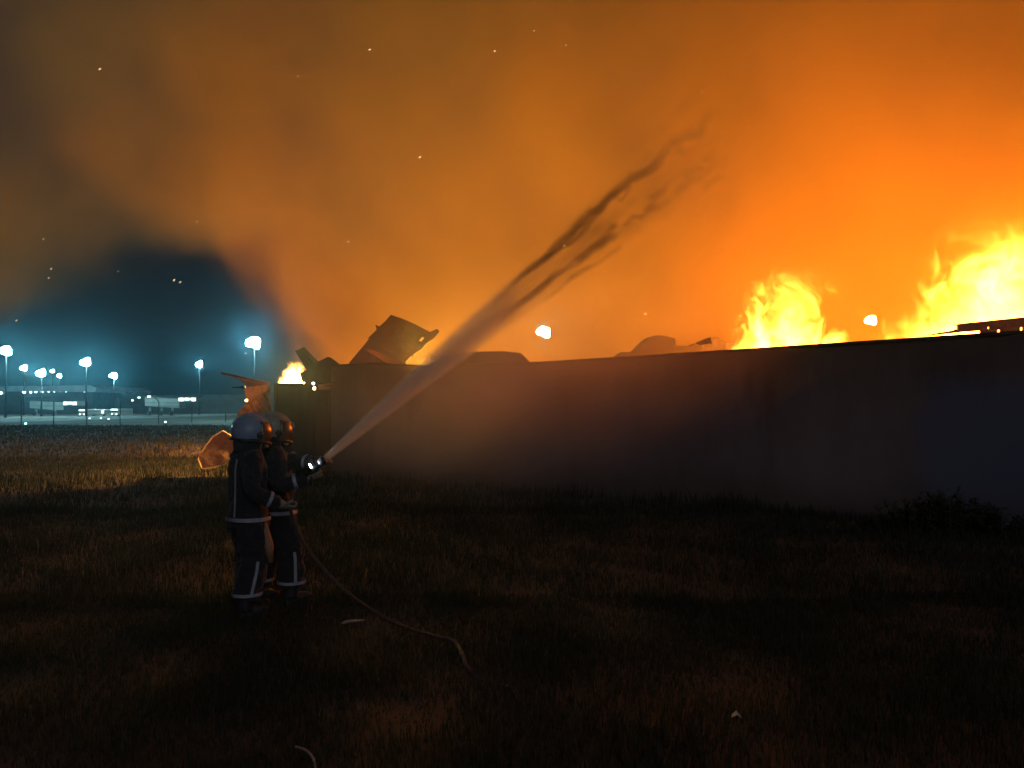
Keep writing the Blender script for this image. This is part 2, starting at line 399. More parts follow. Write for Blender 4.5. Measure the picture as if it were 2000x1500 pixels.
tag(sheet('metal_sheet', [(477, 757), (500, 754.5), (525.5, 752, 20.35), (525, 761, 20.35), (481, 791)], m_bare, 20.5, .025, (), None, .04, 9, at(500, 775, 20.5)),
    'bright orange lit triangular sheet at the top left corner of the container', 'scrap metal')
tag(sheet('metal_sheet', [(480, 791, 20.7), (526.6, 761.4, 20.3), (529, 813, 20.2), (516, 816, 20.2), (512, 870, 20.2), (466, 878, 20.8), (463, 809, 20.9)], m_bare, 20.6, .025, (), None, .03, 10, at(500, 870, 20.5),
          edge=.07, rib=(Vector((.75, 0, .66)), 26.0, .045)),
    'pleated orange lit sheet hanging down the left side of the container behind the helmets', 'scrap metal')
o0 = at(425, 917, 22.1)
t = thing('torn_panel', 'torn orange lit panel standing in the grass left of the firefighters', 'scrap metal', tuple(o0))
ol = [(436, 841.6), (452, 851), (467, 862), (463, 877), (452, 892), (439, 906), (418.6, 913), (395, 916), (386.4, 897), (389, 888), (402, 869), (415.7, 853)]
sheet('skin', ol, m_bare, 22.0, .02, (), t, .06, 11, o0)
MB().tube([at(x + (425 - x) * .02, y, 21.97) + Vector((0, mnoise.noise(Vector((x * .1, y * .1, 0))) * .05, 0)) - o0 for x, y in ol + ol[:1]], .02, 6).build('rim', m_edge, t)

def hull(name, label, cat, outline, depth, thick, mat, steps=(.0, .12, .5, .88, 1.0), scale=(.985, 1.0, 1.0, .98, .9)):
    """a rounded wreck: outline swept back through the depth and drawn in at both ends"""
    pts = [at(x, y, depth) for x, y in outline]; c = sum(pts, Vector()) / len(pts); zb = min(p.z for p in pts)
    org = Vector((c.x, c.y, zb)); mb = MB(); rings = []
    for s_, k in zip(steps, scale):
        rings.append([mb.b.verts.new(Vector((c.x + (p.x - c.x) * k, p.y + thick * s_, zb + (p.z - zb) * k)) - org) for p in pts])
    for r0, r1 in zip(rings, rings[1:]):
        for i in range(len(pts)): j = (i + 1) % len(pts); mb.b.faces.new((r0[i], r0[j], r1[j], r1[i]))
    mb.b.faces.new(rings[0]); mb.b.faces.new(rings[-1][::-1])
    return tag(mb.build(name, mat, None, loc=org), label, cat)
hull('wrecked_vehicle', 'long low dark hump of a burnt wreck just above the wall under the water jet', 'wreck',
     [(812, 740), (812, 718), (835, 712), (868, 694), (885, 689), (925, 686), (985, 685), (1018, 688.5), (1028, 698), (1036, 706.5), (1046, 706), (1064, 712), (1064, 740)], 18.6, 2.2, m_char)
hull('wrecked_vehicle', 'hazy burnt wreck with a square cab behind the wall left of the large flame', 'wreck',
     [(1196, 720), (1202, 697), (1214, 687), (1238, 687), (1267, 658), (1283, 654), (1294, 654.5), (1318, 660), (1320, 675), (1349, 674.5), (1358, 670), (1367, 673), (1391.5, 670), (1388.5, 658), (1400, 658),
      (1438, 673), (1446, 674), (1446, 681), (1433, 682), (1440, 716)], 20.8, 1.8, m_char)
# steel beam at the right end
dB = 14.2
o0 = at(1900, 655, dB)
t = thing('steel_beam', 'rust brown steel beam with bright slots above the right end of the wall', 'beam', tuple(o0))
sheet('web', [(1869, 635), (2000, 621.5), (2110, 609), (2110, 650), (1914, 664), (1914, 646), (1869, 646.5)], m_rust, dB, .04,
      [[(1947, 645), (1947, 651.5), (1953.5, 651), (1953.5, 644)], [(1991.5, 640), (1991.5, 648.5), (1997, 648), (1997, 639)], [(1928, 640), (1928.5, 642.5), (1932, 641.5), (1932, 639)]], t, .008, 12, o0)
MB().box((at(1990, 622.5, dB) + at(1990, 622.5, dB)) / 2 - o0 + Vector((0, .04, .01)), (2.26, .16, .022), Euler((0, R(-5.95), 0)).to_matrix()).build('flange', m_rust, t)
tag(sheet('metal_strip', [(1796, 657), (1830, 650.5), (1862, 645), (1866, 643), (1872, 645), (1914, 646), (1880, 648.5), (1835, 653.5)], m_rust, dB + .05, .05, (), None, .01, 13, at(1880, 648, dB)),
    'thin pointed strip reaching left from the end of the steel beam', 'scrap metal')

# ------------------------------------------------------------------ burnt container
cx = (CX0 + CX1) / 2
t = thing('steel_container', 'dark sooty steel container at the left end of the wall with flames on top', 'container', (cx, CY0, 0))
w, l = CX1 - CX0, CY1 - CY0
def corrugated(p0, p1, z0, z1, nrm, pitch=.22, amp=.005):
    mb = MB(); d = (p1 - p0); n_ = max(2, int(d.length / pitch)) * 4; prof = (0, 0, 1, 1)
    lo, hi = [], []
    for i in range(n_ + 1):
        p = p0 + d * (i / n_) + nrm * (amp * prof[i % 4] - amp)
        lo.append(mb.b.verts.new((p.x, p.y, z0))); hi.append(mb.b.verts.new((p.x, p.y, z1)))
    for i in range(n_): mb.b.faces.new((lo[i], lo[i + 1], hi[i + 1], hi[i]))
    return mb
V = Vector
corrugated(V((-w / 2 + .05, .03, 0)), V((w / 2 - .05, .03, 0)), .1, CZ - .1, V((0, -1, 0))).build('front_panel', m_dark, t)
corrugated(V((-w / 2 + .03, .05, 0)), V((-w / 2 + .03, l - .05, 0)), .1, CZ - .1, V((-1, 0, 0))).build('side_panel', m_dark, t)
corrugated(V((w / 2 - .03, .05, 0)), V((w / 2 - .03, l - .05, 0)), .1, CZ - .1, V((1, 0, 0))).build('side_panel', m_dark, t)
corrugated(V((-w / 2 + .05, l - .03, 0)), V((w / 2 - .05, l - .03, 0)), .1, CZ - .1, V((0, 1, 0))).build('rear_panel', m_dark, t)
fr = MB()
for sx in (-1, 1):
    for yy in (.05, l - .05): fr.box((sx * (w / 2 - .05), yy, CZ / 2), (.1, .1, CZ))
    for zz in (.06, CZ - .05): fr.box((sx * (w / 2 - .05), l / 2, zz), (.098, l - .2, .1))
for yy in (.05, l - .05):
    for zz in (.06, CZ - .05): fr.box((0, yy, zz), (w - .2, .098, .1))
fr.build('frame', m_dark, t, bevel=.008)
MB().box((0, l / 2, CZ - .14), (w - .2, l - .2, .06)).build('roof', m_dark, t)

# glowing bits
m_hot = glow('white_hot', (1.0, .55, .25), 14)
m_red = glow('red_hot', (1.0, .16, .03), 5)
for x, y, d, r, lab in ((612, 749, 20.1, .035, 'upper glowing ember on the container beside the rusty strip'), (614, 758.5, 20.1, .04, 'lower glowing ember on the container beside the rusty strip'),
                        (593.5, 748, 20.15, .025, 'small glowing ember at the right edge of the low yellow flames'), (481.5, 782, 20.3, .035, 'glowing ember on the edge of the orange lit triangular sheet')):
    b = bmesh.new(); bmesh.ops.create_icosphere(b, subdivisions=2, radius=r)
    for v in b.verts: v.co *= 1 + .35 * mnoise.noise(v.co * 40 + Vector((x, y, 0)))
    me = bpy.data.meshes.new('glowing_ember'); b.to_mesh(me); b.free(); me.materials.append(m_hot)
    tag(link('glowing_ember', me, None, at(x, y, d)), lab, 'ember')
m_spark = glow('spark', (1.0, .62, .3), 1.7)
sp = [(195, 135, 5), (722, 97, 4), (582, 149, 3), (966, 100, 4), (820, 307, 4), (1105, 88, 3), (1187, 135, 2.5), (680, 472, 4), (385, 433, 3.5), (340, 547, 4), (352, 551, 3), (100, 525, 3), (95, 543, 3), (1260, 613, 4),
      (32, 626, 4), (231, 530, 3), (85, 467, 2.5), (1043, 60, 2.5), (1372, 180, 2.5), (1102, 480, 2.5), (480, 690, 2.5)]
r2 = random.Random(3)
for i, (x, y, s_) in enumerate(sp):
    d = 9 + (i * 37 % 50) / 10; r = s_ * d / FOC * r2.uniform(.25, .42)
    b = bmesh.new(); bmesh.ops.create_icosphere(b, subdivisions=1, radius=r)
    me = bpy.data.meshes.new('ember'); b.to_mesh(me); b.free(); me.materials.append(m_spark)
    o = link('ember', me, None, at(x, y, d)); o.scale = (1.5 + r2.random(), .7, .7); o.rotation_euler = (0, -R(20 + 30 * r2.random()), 0)
    tag(o, 'tiny orange ember drifting in the smoky night air', 'ember', 'drifting embers')

# ------------------------------------------------------------------ water jet and mist
NZ = at(634, 897, 6.9); JE = at(1440, 256, 23.0)
jd = JE - NZ; JL = jd.length
m, nt, out = newmat('water_spray')
x, y, z = xyz(nt, coords(nt))
z = z - x * (JL - x) * .0016
Rx = x * .066 + .035
rr = (y * y + z * z).m('SQRT') / Rx
u, v_ = y / Rx, z / Rx
st = noise(nt, comb(nt, x * .3, u * 1.25, v_ * 1.25), 1.5, 2, .55)
far = x.step(2.6, 5.0)
streak = st.step(.42, .7) * .34 + .07
for k, (u0, v0, rad, amp, on, of) in enumerate(((.0, .66, .20, 3.0, .05, .15), (.25, -.48, .20, 3.0, .40, .52), (-.2, -.05, .17, 2.2, .46, .56), (.3, .30, .15, 2.0, .50, .58), (-.35, -.70, .16, 2.2, .48, .56), (.1, .48, .14, 2.0, .42, .52), (-.1, -.30, .12, 2.0, .47, .55), (.45, .12, .12, 1.8, .5, .56))):
    wv_ = noise(nt, comb(nt, x * .5, k * 5.3, 1.0), 1.0, 2, .55)
    br = noise(nt, comb(nt, x * .55, k * 9.1 + 3.0, 7.0), 1.0, 2, .55)
    dv = v_ - (wv_ - .5) * 1.1 - v0; du = u - u0
    dd = (dv * dv + du * du).m('SQRT')
    streak = streak + dd.step(rad * .3, rad, 1, 0) * amp * br.step(on, of)
nearm = st.step(.3, .7, .85, 1.5)
mixv = streak * far * 1.5 + nearm * (1.0 - far)
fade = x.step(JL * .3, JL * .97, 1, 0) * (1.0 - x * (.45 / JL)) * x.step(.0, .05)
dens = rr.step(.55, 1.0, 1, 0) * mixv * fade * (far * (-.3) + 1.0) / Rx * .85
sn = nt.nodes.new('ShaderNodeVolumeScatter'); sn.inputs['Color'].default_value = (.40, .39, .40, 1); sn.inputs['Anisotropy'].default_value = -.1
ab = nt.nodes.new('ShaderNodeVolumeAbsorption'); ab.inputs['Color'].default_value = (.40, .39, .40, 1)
alb = far * (-.76) + .90; cc = comb(nt, alb, alb * .93, alb * .86)  # warm lit near end and dark far end are put into the spray's colour
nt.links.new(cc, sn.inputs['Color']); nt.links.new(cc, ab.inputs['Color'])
nt.links.new(dens.k, sn.inputs['Density']); nt.links.new(dens.k, ab.inputs['Density'])
ad = nt.nodes.new('ShaderNodeAddShader'); nt.links.new(sn.outputs[0], ad.inputs[0]); nt.links.new(ab.outputs[0], ad.inputs[1])
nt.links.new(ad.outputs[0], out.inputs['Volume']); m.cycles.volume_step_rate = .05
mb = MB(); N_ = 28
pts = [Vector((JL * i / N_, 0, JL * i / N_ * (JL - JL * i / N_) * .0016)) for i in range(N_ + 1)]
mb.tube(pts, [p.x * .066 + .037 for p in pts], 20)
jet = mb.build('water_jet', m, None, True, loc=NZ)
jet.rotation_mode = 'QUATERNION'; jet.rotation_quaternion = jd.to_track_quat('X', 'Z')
tag(jet, 'jet of water shooting from the nozzle up over the wall into the orange smoke', 'water jet')
m, nt, out = newmat('drifting_mist')
x, y, z = xyz(nt, coords(nt))
q = (x * x + y * y + z * z).m('SQRT')
f = noise(nt, comb(nt, x * 1.6, y, z), 1.2, 2, .6)
dens = q.step(.15, 1.0, 1, 0) * f.step(.3, .7, .35, 1.5) * .125
sn = nt.nodes.new('ShaderNodeVolumeScatter'); sn.inputs['Color'].default_value = (.92, .88, .9, 1); sn.inputs['Anisotropy'].default_value = .2
nt.links.new(dens.k, sn.inputs['Density']); nt.links.new(sn.outputs[0], out.inputs['Volume']); m.cycles.volume_step_rate = .6
b = bmesh.new(); bmesh.ops.create_icosphere(b, subdivisions=3, radius=1.02)
me = bpy.data.meshes.new('mist'); b.to_mesh(me); b.free(); me.materials.append(m)
o = link('mist', me, None, (.2, 11.2, 2.1)); o.scale = (4.2, 3.2, 2.0); o.rotation_euler = (0, R(-8), R(-30)); tag(o, kind='stuff')

# ------------------------------------------------------------------ firefighters
m_cloth = surf('navy_fire_cloth', (.013, .012, .014), (.022, .020, .021), .9, scale=9, bump=.5, bscale=60)
for n_ in m_cloth.node_tree.nodes:
    if n_.type == 'BSDF_PRINCIPLED': n_.inputs['Sheen Weight'].default_value = .12
m_band = surf('reflective_band', (.38, .38, .42), (.26, .26, .30), .45, scale=20)
m_boot = surf('black_rubber', (.018, .017, .017), (.03, .028, .027), .6, scale=12, bump=.2)
m_glove = surf('pale_leather_glove', (.30, .27, .20), (.20, .18, .13), .8, scale=18, bump=.3)
m_skin = surf('skin', (.42, .27, .20), (.36, .22, .16), .6, scale=10)
m_helm_a = surf('blue_grey_helmet', (.26, .34, .45), (.18, .24, .34), .32, scale=6)
m_helm_b = surf('pale_yellow_helmet', (.34, .33, .24), (.24, .24, .18), .32, scale=6)
m_mask = surf('black_mask_rubber', (.02, .02, .022), (.03, .03, .03), .45, scale=12)
m_strap = surf('tan_strap', (.36, .20, .10), (.26, .14, .07), .8, scale=14, bump=.3)
m, nt, out = newmat('gold_visor')
p = nt.nodes.new('ShaderNodeBsdfPrincipled'); nt.links.new(p.outputs[0], out.inputs[0])
p.inputs['Base Color'].default_value = (.16, .10, .06, 1); p.inputs['Metallic'].default_value = .3; p.inputs['Roughness'].default_value = .3
m_visor = m
def loft(mb, rings, n=20):
    """closed body through elliptical rings (centre, half width, half depth)"""
    rr = []
    for c, a, b in rings:
        c = Vector(c); rr.append([mb.b.verts.new(c + Vector((a * math.cos(q), b * math.sin(q), 0))) for q in (2 * math.pi * k / n for k in range(n))])
    for r0, r1 in zip(rr, rr[1:]):
        for k in range(n): mb.b.faces.new((r0[k], r0[(k + 1) % n], r1[(k + 1) % n], r1[k]))
    mb.b.faces.new(rr[0][::-1]); mb.b.faces.new(rr[-1])
def limb(mb, pts, rad, n=14, sub=5, tip=True):
    """tapering limb through its joints"""
    P, Q = [], []
    for i in range(len(pts) - 1):
        for k in range(sub):
            t_ = k / sub; P.append(Vector(pts[i]).lerp(Vector(pts[i + 1]), t_)); Q.append(rad[i] * (1 - t_) + rad[i + 1] * t_)
    P.append(Vector(pts[-1])); Q.append(rad[-1])
    for _ in range(2):
        P = [P[0]] + [(P[i - 1] + P[i] * 2 + P[i + 1]) / 4 for i in range(1, len(P) - 1)] + [P[-1]]
    mb.tube(P, Q, n)
    mb.ball(P[0], Q[0] * .98, None, 12, 8)
    if tip: mb.ball(P[-1], Q[-1] * .98, None, 12, 8)
    return P, Q
m_tex = bpy.data.textures.new('folds', 'CLOUDS'); m_tex.noise_scale = .08; m_tex.noise_depth = 2
def fuse(o, vox, fold=0.0, smooth=6):
    r_ = o.modifiers.new('fuse', 'REMESH'); r_.mode = 'VOXEL'; r_.voxel_size = vox; r_.use_smooth_shade = True
    if smooth: s_ = o.modifiers.new('smooth', 'SMOOTH'); s_.factor = .5; s_.iterations = smooth
    if fold:
        d_ = o.modifiers.new('folds', 'DISPLACE'); d_.texture = m_tex; d_.strength = fold; d_.mid_level = .5; d_.texture_coords = 'LOCAL'
    return o
def elbow(S, H, l1, l2, bend):
    S, H = Vector(S), Vector(H); d = H - S; L = min(d.length, (l1 + l2) * .995); d.normalize()
    a = (l1 * l1 - l2 * l2 + L * L) / (2 * L); h = math.sqrt(max(l1 * l1 - a * a, 0)); b = Vector(bend); b = (b - d * b.dot(d)).normalized()
    return S + d * a + b * h
def ring_band(P, Q, i0, i1, extra, name, parent, mat):
    MB().tube([P[i0], (P[i0] + P[i1]) / 2, P[i1]], [Q[i0] + extra, (Q[i0] + Q[i1]) / 2 + extra, Q[i1] + extra], 16, cap=False).build(name, mat, parent, True)
def glove(parent, wrist, aim, curl_dir, thumb_dir):
    """palm, four unequal fingers curled round what is held and a thumb from the side of the palm"""
    a = Vector(aim).normalized(); c = Vector(curl_dir); c = (c - a * c.dot(a)).normalized(); s_ = a.cross(c)
    if s_.dot(Vector(thumb_dir)) < 0: s_ = -s_
    w_ = Vector(wrist); mb = MB(); rot = Matrix((s_, c, a)).transposed()
    mb.ball(w_ + a * .055, (.045, .022, .062), rot, 14, 10)
    mb.tube([w_ - a * .075, w_ - a * .02, w_ + a * .03], [.047, .041, .036], 12)
    for k, L in ((-1.5, .072), (-.5, .083), (.5, .088), (1.5, .08)):
        b0 = w_ + a * .1 + s_ * k * .0215; p1 = b0 + (a * .8 + c * .45) * L * .42; p2 = p1 + (c * .95 - a * .1) * L * .36; p3 = p2 + (c * .25 - a * .95) * L * .3
        mb.tube([b0 - a * .03, b0, p1, p2, p3], [.0125, .0125, .0118, .011, .0095], 8); mb.ball(p3, .0095, None, 8, 6)
    t0 = w_ + a * .03 + s_ * .035; t1 = t0 + (s_ * .8 + a * .6) * .035 + c * .015; t2 = t1 + (a * .6 + c * .8) * .034
    mb.tube([t0 - s_ * .015, t0, t1, t2], [.016, .0155, .0135, .011], 8); mb.ball(t2, .011, None, 8, 6)
    return fuse(mb.build('glove', m_glove, parent, True), .005, 0, 2)
def firefighter(label, loc, rz, hands, lean, stance, helm, head_turn, nod):
    t = thing('person', label, 'firefighter', loc, rz)
    inv = (Matrix.Translation(loc) @ Matrix.Rotation(rz, 4, 'Z')).inverted()
    HR, HL = [inv @ Vector(h) for h in hands]
    lx, ly = lean
    def P(x_, y_, z_): k = max(z_ - .8, 0) / .8; return Vector((x_ + lx * k, y_ + ly * k, z_))
    SR, SL = P(.185, .0, 1.375), P(-.185, .0, 1.375)
    ER, EL = elbow(SR, HR, .30, .275, (.35, -.3, -1)), elbow(SL, HL, .30, .275, (-.35, -.3, -1))
    hipR, hipL = Vector((.095, 0, .86)), Vector((-.095, 0, .86))
    (rx, ry), (qx, qy) = stance
    AR, AL = Vector((rx, ry, .09)), Vector((qx, qy, .09))
    KR, KL = (hipR + AR) / 2 + Vector((.01, .045, .02)), (hipL + AL) / 2 + Vector((-.01, .045, .02))
    hc = P(0, .045, 1.585)
    # body: one continuous figure under the clothes
    mb = MB()
    loft(mb, [(P(0, 0, .82), .15, .10), (P(0, 0, .95), .145, .10), (P(0, .01, 1.12), .14, .10), (P(0, .01, 1.30), .16, .105), (P(0, 0, 1.38), .15, .085), (P(0, .005, 1.44), .06, .06), (P(0, .025, 1.53), .056, .06)])
    mb.ball(hc, (.074, .092, .112), None, 16, 12); mb.ball(hc + Vector((0, .075, -.055)), (.045, .03, .04)); mb.tube([hc + Vector((0, .085, .02)), hc + Vector((0, .115, -.02))], [.010, .017], 8)
    for sx in (-1, 1): mb.ball(hc + Vector((sx * .075, -.005, -.01)), (.012, .02, .032)); mb.ball(hc + Vector((sx * .03, .084, .012)), .012)
    for S, E_, H in ((SR, ER, HR), (SL, EL, HL)):
        mb.tube([S, E_, H], [.048, .038, .027], 12); mb.ball(S, .055); mb.ball(E_, .038); mb.ball(H + (H - E_).normalized() * .05, (.03, .03, .03))
    for h_, k_, a_ in ((hipR, KR, AR), (hipL, KL, AL)):
        mb.tube([h_, k_, a_], [.08, .055, .04], 12); mb.ball(k_, .054); mb.ball(a_ + Vector((0, .06, -.03)), (.04, .11, .035))
    fuse(mb.build('body', m_skin, t, True), .012)
    # trousers
    mb = MB(); loft(mb, [(P(0, 0, .74), .15, .13), (P(0, 0, .84), .185, .14), (P(0, 0, .93), .19, .145)])
    legs = []
    for h_, k_, a_ in ((hipR, KR, AR), (hipL, KL, AL)): legs.append(limb(mb, [h_, k_, a_ + Vector((0, -.01, .07))], [.14, .128, .118], tip=False))
    fuse(mb.build('trousers', m_cloth, t, True), .012, .045)
    for side, (Pq, Qq) in zip((1, -1), legs):
        nP = len(Pq); hb = Pq[nP - 1].lerp(Pq[nP - 2], .55); MB().tube([hb, hb + Vector((0, 0, .028))], Qq[-1] + .013, 18, cap=False).build('hem_band', m_band, t, True)
        b = MB(); k0 = nP // 2
        for i in range(k0, nP - 2):
            for ang in (0,):
                p0 = Pq[i] + Vector((side * (Qq[i] + .012), -.01, 0)); p1 = Pq[i + 1] + Vector((side * (Qq[i + 1] + .012), -.01, 0))
                b.box((p0 + p1) / 2, (.010, .026, (p1 - p0).length + .004), (p1 - p0).to_track_quat('Z', 'Y').to_matrix())
        b.build('side_band', m_band, t)
    # jacket
    prof = [(.77, .235, .18), (.86, .225, .172), (1.0, .21, .16), (1.15, .215, .158), (1.28, .225, .16), (1.37, .205, .14), (1.43, .135, .11), (1.47, .095, .095)]
    mb = MB(); loft(mb, [(P(0, .005, z_), a_, b_) for z_, a_, b_ in prof], 26)
    arms = []
    for S, E_, H in ((SR, ER, HR), (SL, EL, HL)):
        e_ = H - (H - E_).normalized() * .045; arms.append(limb(mb, [S, E_, e_], [.088, .074, .058]))
    fuse(mb.build('jacket', m_cloth, t, True), .011, .045)
    def edge(z_):
        for (z0, a0, b0), (z1, a1, b1) in zip(prof, prof[1:]):
            if z0 <= z_ <= z1: k = (z_ - z0) / (z1 - z0); return a0 + (a1 - a0) * k, b0 + (b1 - b0) * k
    b = MB(); n_ = 32; rr = []
    for z_ in (.835, .868):
        a_, d_ = edge(z_); rr.append([b.b.verts.new(P((a_ + .016) * math.cos(q), .005 + (d_ + .016) * math.sin(q), z_)) for q in (2 * math.pi * k / n_ for k in range(n_))])
    for k in range(n_): b.b.faces.new((rr[0][k], rr[0][(k + 1) % n_], rr[1][(k + 1) % n_], rr[1][k]))
    b.build('waist_band', m_band, t, True)
    for ang in (R(238), R(302)):
        b = MB(); zs = [.875 + .05 * i for i in range(11)]; vv = []
        for z_ in zs:
            a_, d_ = edge(min(z_, 1.46)); row = []
            for da in (-.055, .055):
                q = ang + da * (.21 / a_); row.append(b.b.verts.new(P((a_ + .015) * math.cos(q), .005 + (d_ + .015) * math.sin(q), z_)))
            vv.append(row)
        for r0, r1 in zip(vv, vv[1:]): b.b.faces.new((r0[0], r0[1], r1[1], r1[0]))
        b.build('back_band', m_band, t, True)
    for Pq, Qq in arms:
        nP = len(Pq); cb_ = Pq[nP - 2]; dv = (Pq[nP - 3] - cb_).normalized() * .03; MB().tube([cb_, cb_ + dv], [Qq[nP - 2] + .013, Qq[nP - 2] + .016], 16, cap=False).build('cuff_band', m_band, t, True)
    # boots
    for a_, h_ in ((AR, 1), (AL, -1)):
        mb = MB(); mb.tube([a_ + Vector((0, -.02, .14)), a_ + Vector((0, -.02, -.02))], [.078, .07], 12)
        mb.ball(a_ + Vector((0, .075, -.035)), (.058, .125, .05)); mb.ball(a_ + Vector((0, -.03, -.03)), (.052, .06, .06)); mb.box(a_ + Vector((0, .05, -.075)), (.105, .28, .03))
        fuse(mb.build('boot', m_boot, t, True), .009, 0, 4)
    # gloves
    for (H, E_, cd, td) in ((HR, ER, (-.3, .5, .8), (0, .2, 1)), (HL, EL, (.3, .5, .8), (0, .2, 1))):
        glove(t, H, (H - E_), cd, td)
    # helmet on the turned head
    Rm = Euler((R(nod), 0, R(head_turn))).to_matrix(); hq = hc + Vector((0, -.012, .03))
    hm = MB(); hm.ball((0, 0, 0), (.142, .172, .150), None, 28, 20)
    for v in hm.b.verts:
        if v.co.z < -.085: v.co.z = -.085 - (v.co.z + .085) * .2
        if v.co.y > .06 and v.co.z < .015: v.co.y = .06 + (v.co.y - .06) * .25
        if v.co.y < 0 and v.co.z < 0: v.co.y *= 1.03
    H_ = hm.build('helmet', helm, t, True); H_.location = hq; H_.rotation_euler = Rm.to_euler()
    cb = MB(); cb.tube([Vector((0, .15 * math.cos(q) * 1.16, .15 * math.sin(q) + .004)) for q in [R(8 + 11 * i) for i in range(15)]], .012, 8); cb.build('comb', helm, H_, True)
    rm = MB(); rm.tube([Vector((.146 * math.cos(q), .176 * math.sin(q), -.088 - .012 * math.sin(q))) for q in [R(15 * i) for i in range(25)]], .009, 8, False); rm.build('brim', m_mask, H_, True)
    for sx in (-1, 1): MB().ball((sx * .142, .03, -.03), (.016, .032, .032)).build('visor_hinge', m_mask, H_, True)
    vz = MB(); rows = []
    for j in range(9):
        e_ = R(-36 + 9.5 * j); row = []
        for i in range(17):
            a_ = R(10 + 160 * i / 16); row.append(vz.b.verts.new((.152 * math.cos(a_) * math.cos(e_), .186 * math.sin(a_) * math.cos(e_) + .004, .16 * math.sin(e_) - .012)))
        rows.append(row)
    for r0, r1 in zip(rows, rows[1:]):
        for i in range(16): vz.b.faces.new((r0[i], r0[i + 1], r1[i + 1], r1[i]))
    vo = vz.build('visor', m_visor, H_, True); so = vo.modifiers.new('thickness', 'SOLIDIFY'); so.thickness = .004
    MB().box((0, .181, .055), (.075, .016, .05), Euler((R(20), 0, 0)).to_matrix()).build('front_plate', m_band, H_, bevel=.006)
    cu = MB(); rr = []
    for z_, k in ((-.06, 1.0), (-.12, 1.0), (-.175, .93), (-.20, .98)):
        rr.append([cu.b.verts.new((.126 * k * math.cos(q), .148 * k * math.sin(q), z_ + .012 * math.sin(3 * q))) for q in [R(150 + 240 * i / 24) for i in range(25)]])
    for r0, r1 in zip(rr, rr[1:]):
        for i in range(24): cu.b.faces.new((r0[i], r0[i + 1], r1[i + 1], r1[i]))
    co = cu.build('neck_curtain', m_cloth, H_, True); so = co.modifiers.new('thickness', 'SOLIDIFY'); so.thickness = .006
    mk = MB(); mk.ball((0, .105, -.09), (.07, .07, .075)); mk.ball((0, .165, -.115), (.038, .035, .038)); mk.build('breathing_mask', m_mask, H_, True)
    MB().ball((.052, .125, -.125), (.026, .026, .022)).build('mask_valve', m_strap, H_, True)
    return t
def on_ground(x, Y): return Vector((x, Y, float(hgt(x, Y))))
RZ = R(-54)
A0 = on_ground((486 - 1000) / FOC * 6.85, 6.85); B0 = on_ground((540 - 1000) / FOC * 7.2, 7.2)
hA = (at(548, 984, 6.70), at(556, 905, 7.3))
hB = (at(601, 934, 6.93), at(622, 905, 7.02))
pa = firefighter('firefighter in a blue grey helmet standing behind the other with both arms forward', A0, RZ, hA, (.0, -.01), ((.12, -.03), (-.11, .05)), m_helm_a, 4, -4)
pb = firefighter('firefighter in a pale yellow helmet in front, aiming the hose nozzle up at the fire', B0, RZ, hB, (.0, -.07), ((.14, .12), (-.14, -.10)), m_helm_b, -6, -6)
st_ = MB(); st_.tube([(.20, .10, .82), (.215, .12, .62), (.20, .13, .47)], [.012, .03, .022], 8)
for v in st_.b.verts: v.co.y = .115 + (v.co.y - .115) * 1.4
st_.build('hanging_strap', m_strap, pa, True)

# ------------------------------------------------------------------ nozzle, torch and hose
m_noz = surf('black_nozzle', (.03, .03, .032), (.05, .05, .05), .4, .5, scale=14)
m_hose = surf('canvas_hose', (.07, .056, .046), (.05, .04, .033), .85, scale=20, bump=.3)
NB = at(588, 938, 6.92); nd = (NZ - NB)
t = thing('hose_nozzle', 'black hose nozzle held by the front firefighter with water leaving its tip', 'nozzle', tuple(NB))
MB().tube([V((0, 0, 0)), nd * .35, nd * .36, nd * .62, nd * .63, nd * .80], [.026, .026, .034, .034, .027, .027], 14).build('barrel', m_noz, t, True)
MB().tube([nd * .80, nd * .82, nd * .95, nd], [.030, .036, .038, .034], 16).build('tip', m_noz, t, True)
MB().tube([nd * .42, nd * .40 + V((0, 0, -.12))], [.016, .018], 10).build('pistol_grip', m_noz, t, True)
sd = nd.normalized().cross(V((0, 0, 1))).normalized()
MB().tube([nd * .5 + sd * .04, nd * .42 + sd * .04 + V((0, 0, .08)), nd * .42 - sd * .04 + V((0, 0, .08)), nd * .5 - sd * .04], .007, 8).build('bail_handle', m_noz, t, True)
TB = at(598, 914, 6.86); td = (NZ - TB).normalized()
t = thing('hand_torch', 'small lit torch with a white beam clipped beside the hose nozzle', 'torch', tuple(TB))
MB().tube([td * -.09, td * .0, td * .01, td * .035], [.016, .016, .022, .024], 12).build('torch_body', m_noz, t, True)
m_lens = glow('torch_lens', (.75, .9, 1.0), 60)
MB().ball(td * .036, (.022, .022, .012), td.to_track_quat('Z', 'Y').to_matrix(), 12, 8).build('lens', m_lens, t, True)
L = bpy.data.lights.new('torch_beam', 'SPOT'); L.energy = 14; L.color = (.62, .78, 1.0); L.spot_size = R(50); L.spot_blend = .6; L.shadow_soft_size = .02
lo = bpy.data.objects.new('torch_beam', L); COL.objects.link(lo); lo.parent = t; lo.location = td * .055; lo.rotation_mode = 'QUATERNION'; lo.rotation_quaternion = td.to_track_quat('-Z', 'Y')
def smooth_path(pts, n_=10):
    P = [Vector(p) for p in pts]; P = [P[0] * 2 - P[1]] + P + [P[-1] * 2 - P[-2]]; out_ = []
    for i in range(1, len(P) - 2):
        for k in range(n_):
            u_ = k / n_; a, b, c, d = P[i - 1:i + 3]
            out_.append(.5 * ((2 * b) + (c - a) * u_ + (2 * a - 5 * b + 4 * c - d) * u_ ** 2 + (3 * b - a - 3 * c + d) * u_ ** 3))
    return out_ + [P[-2]]
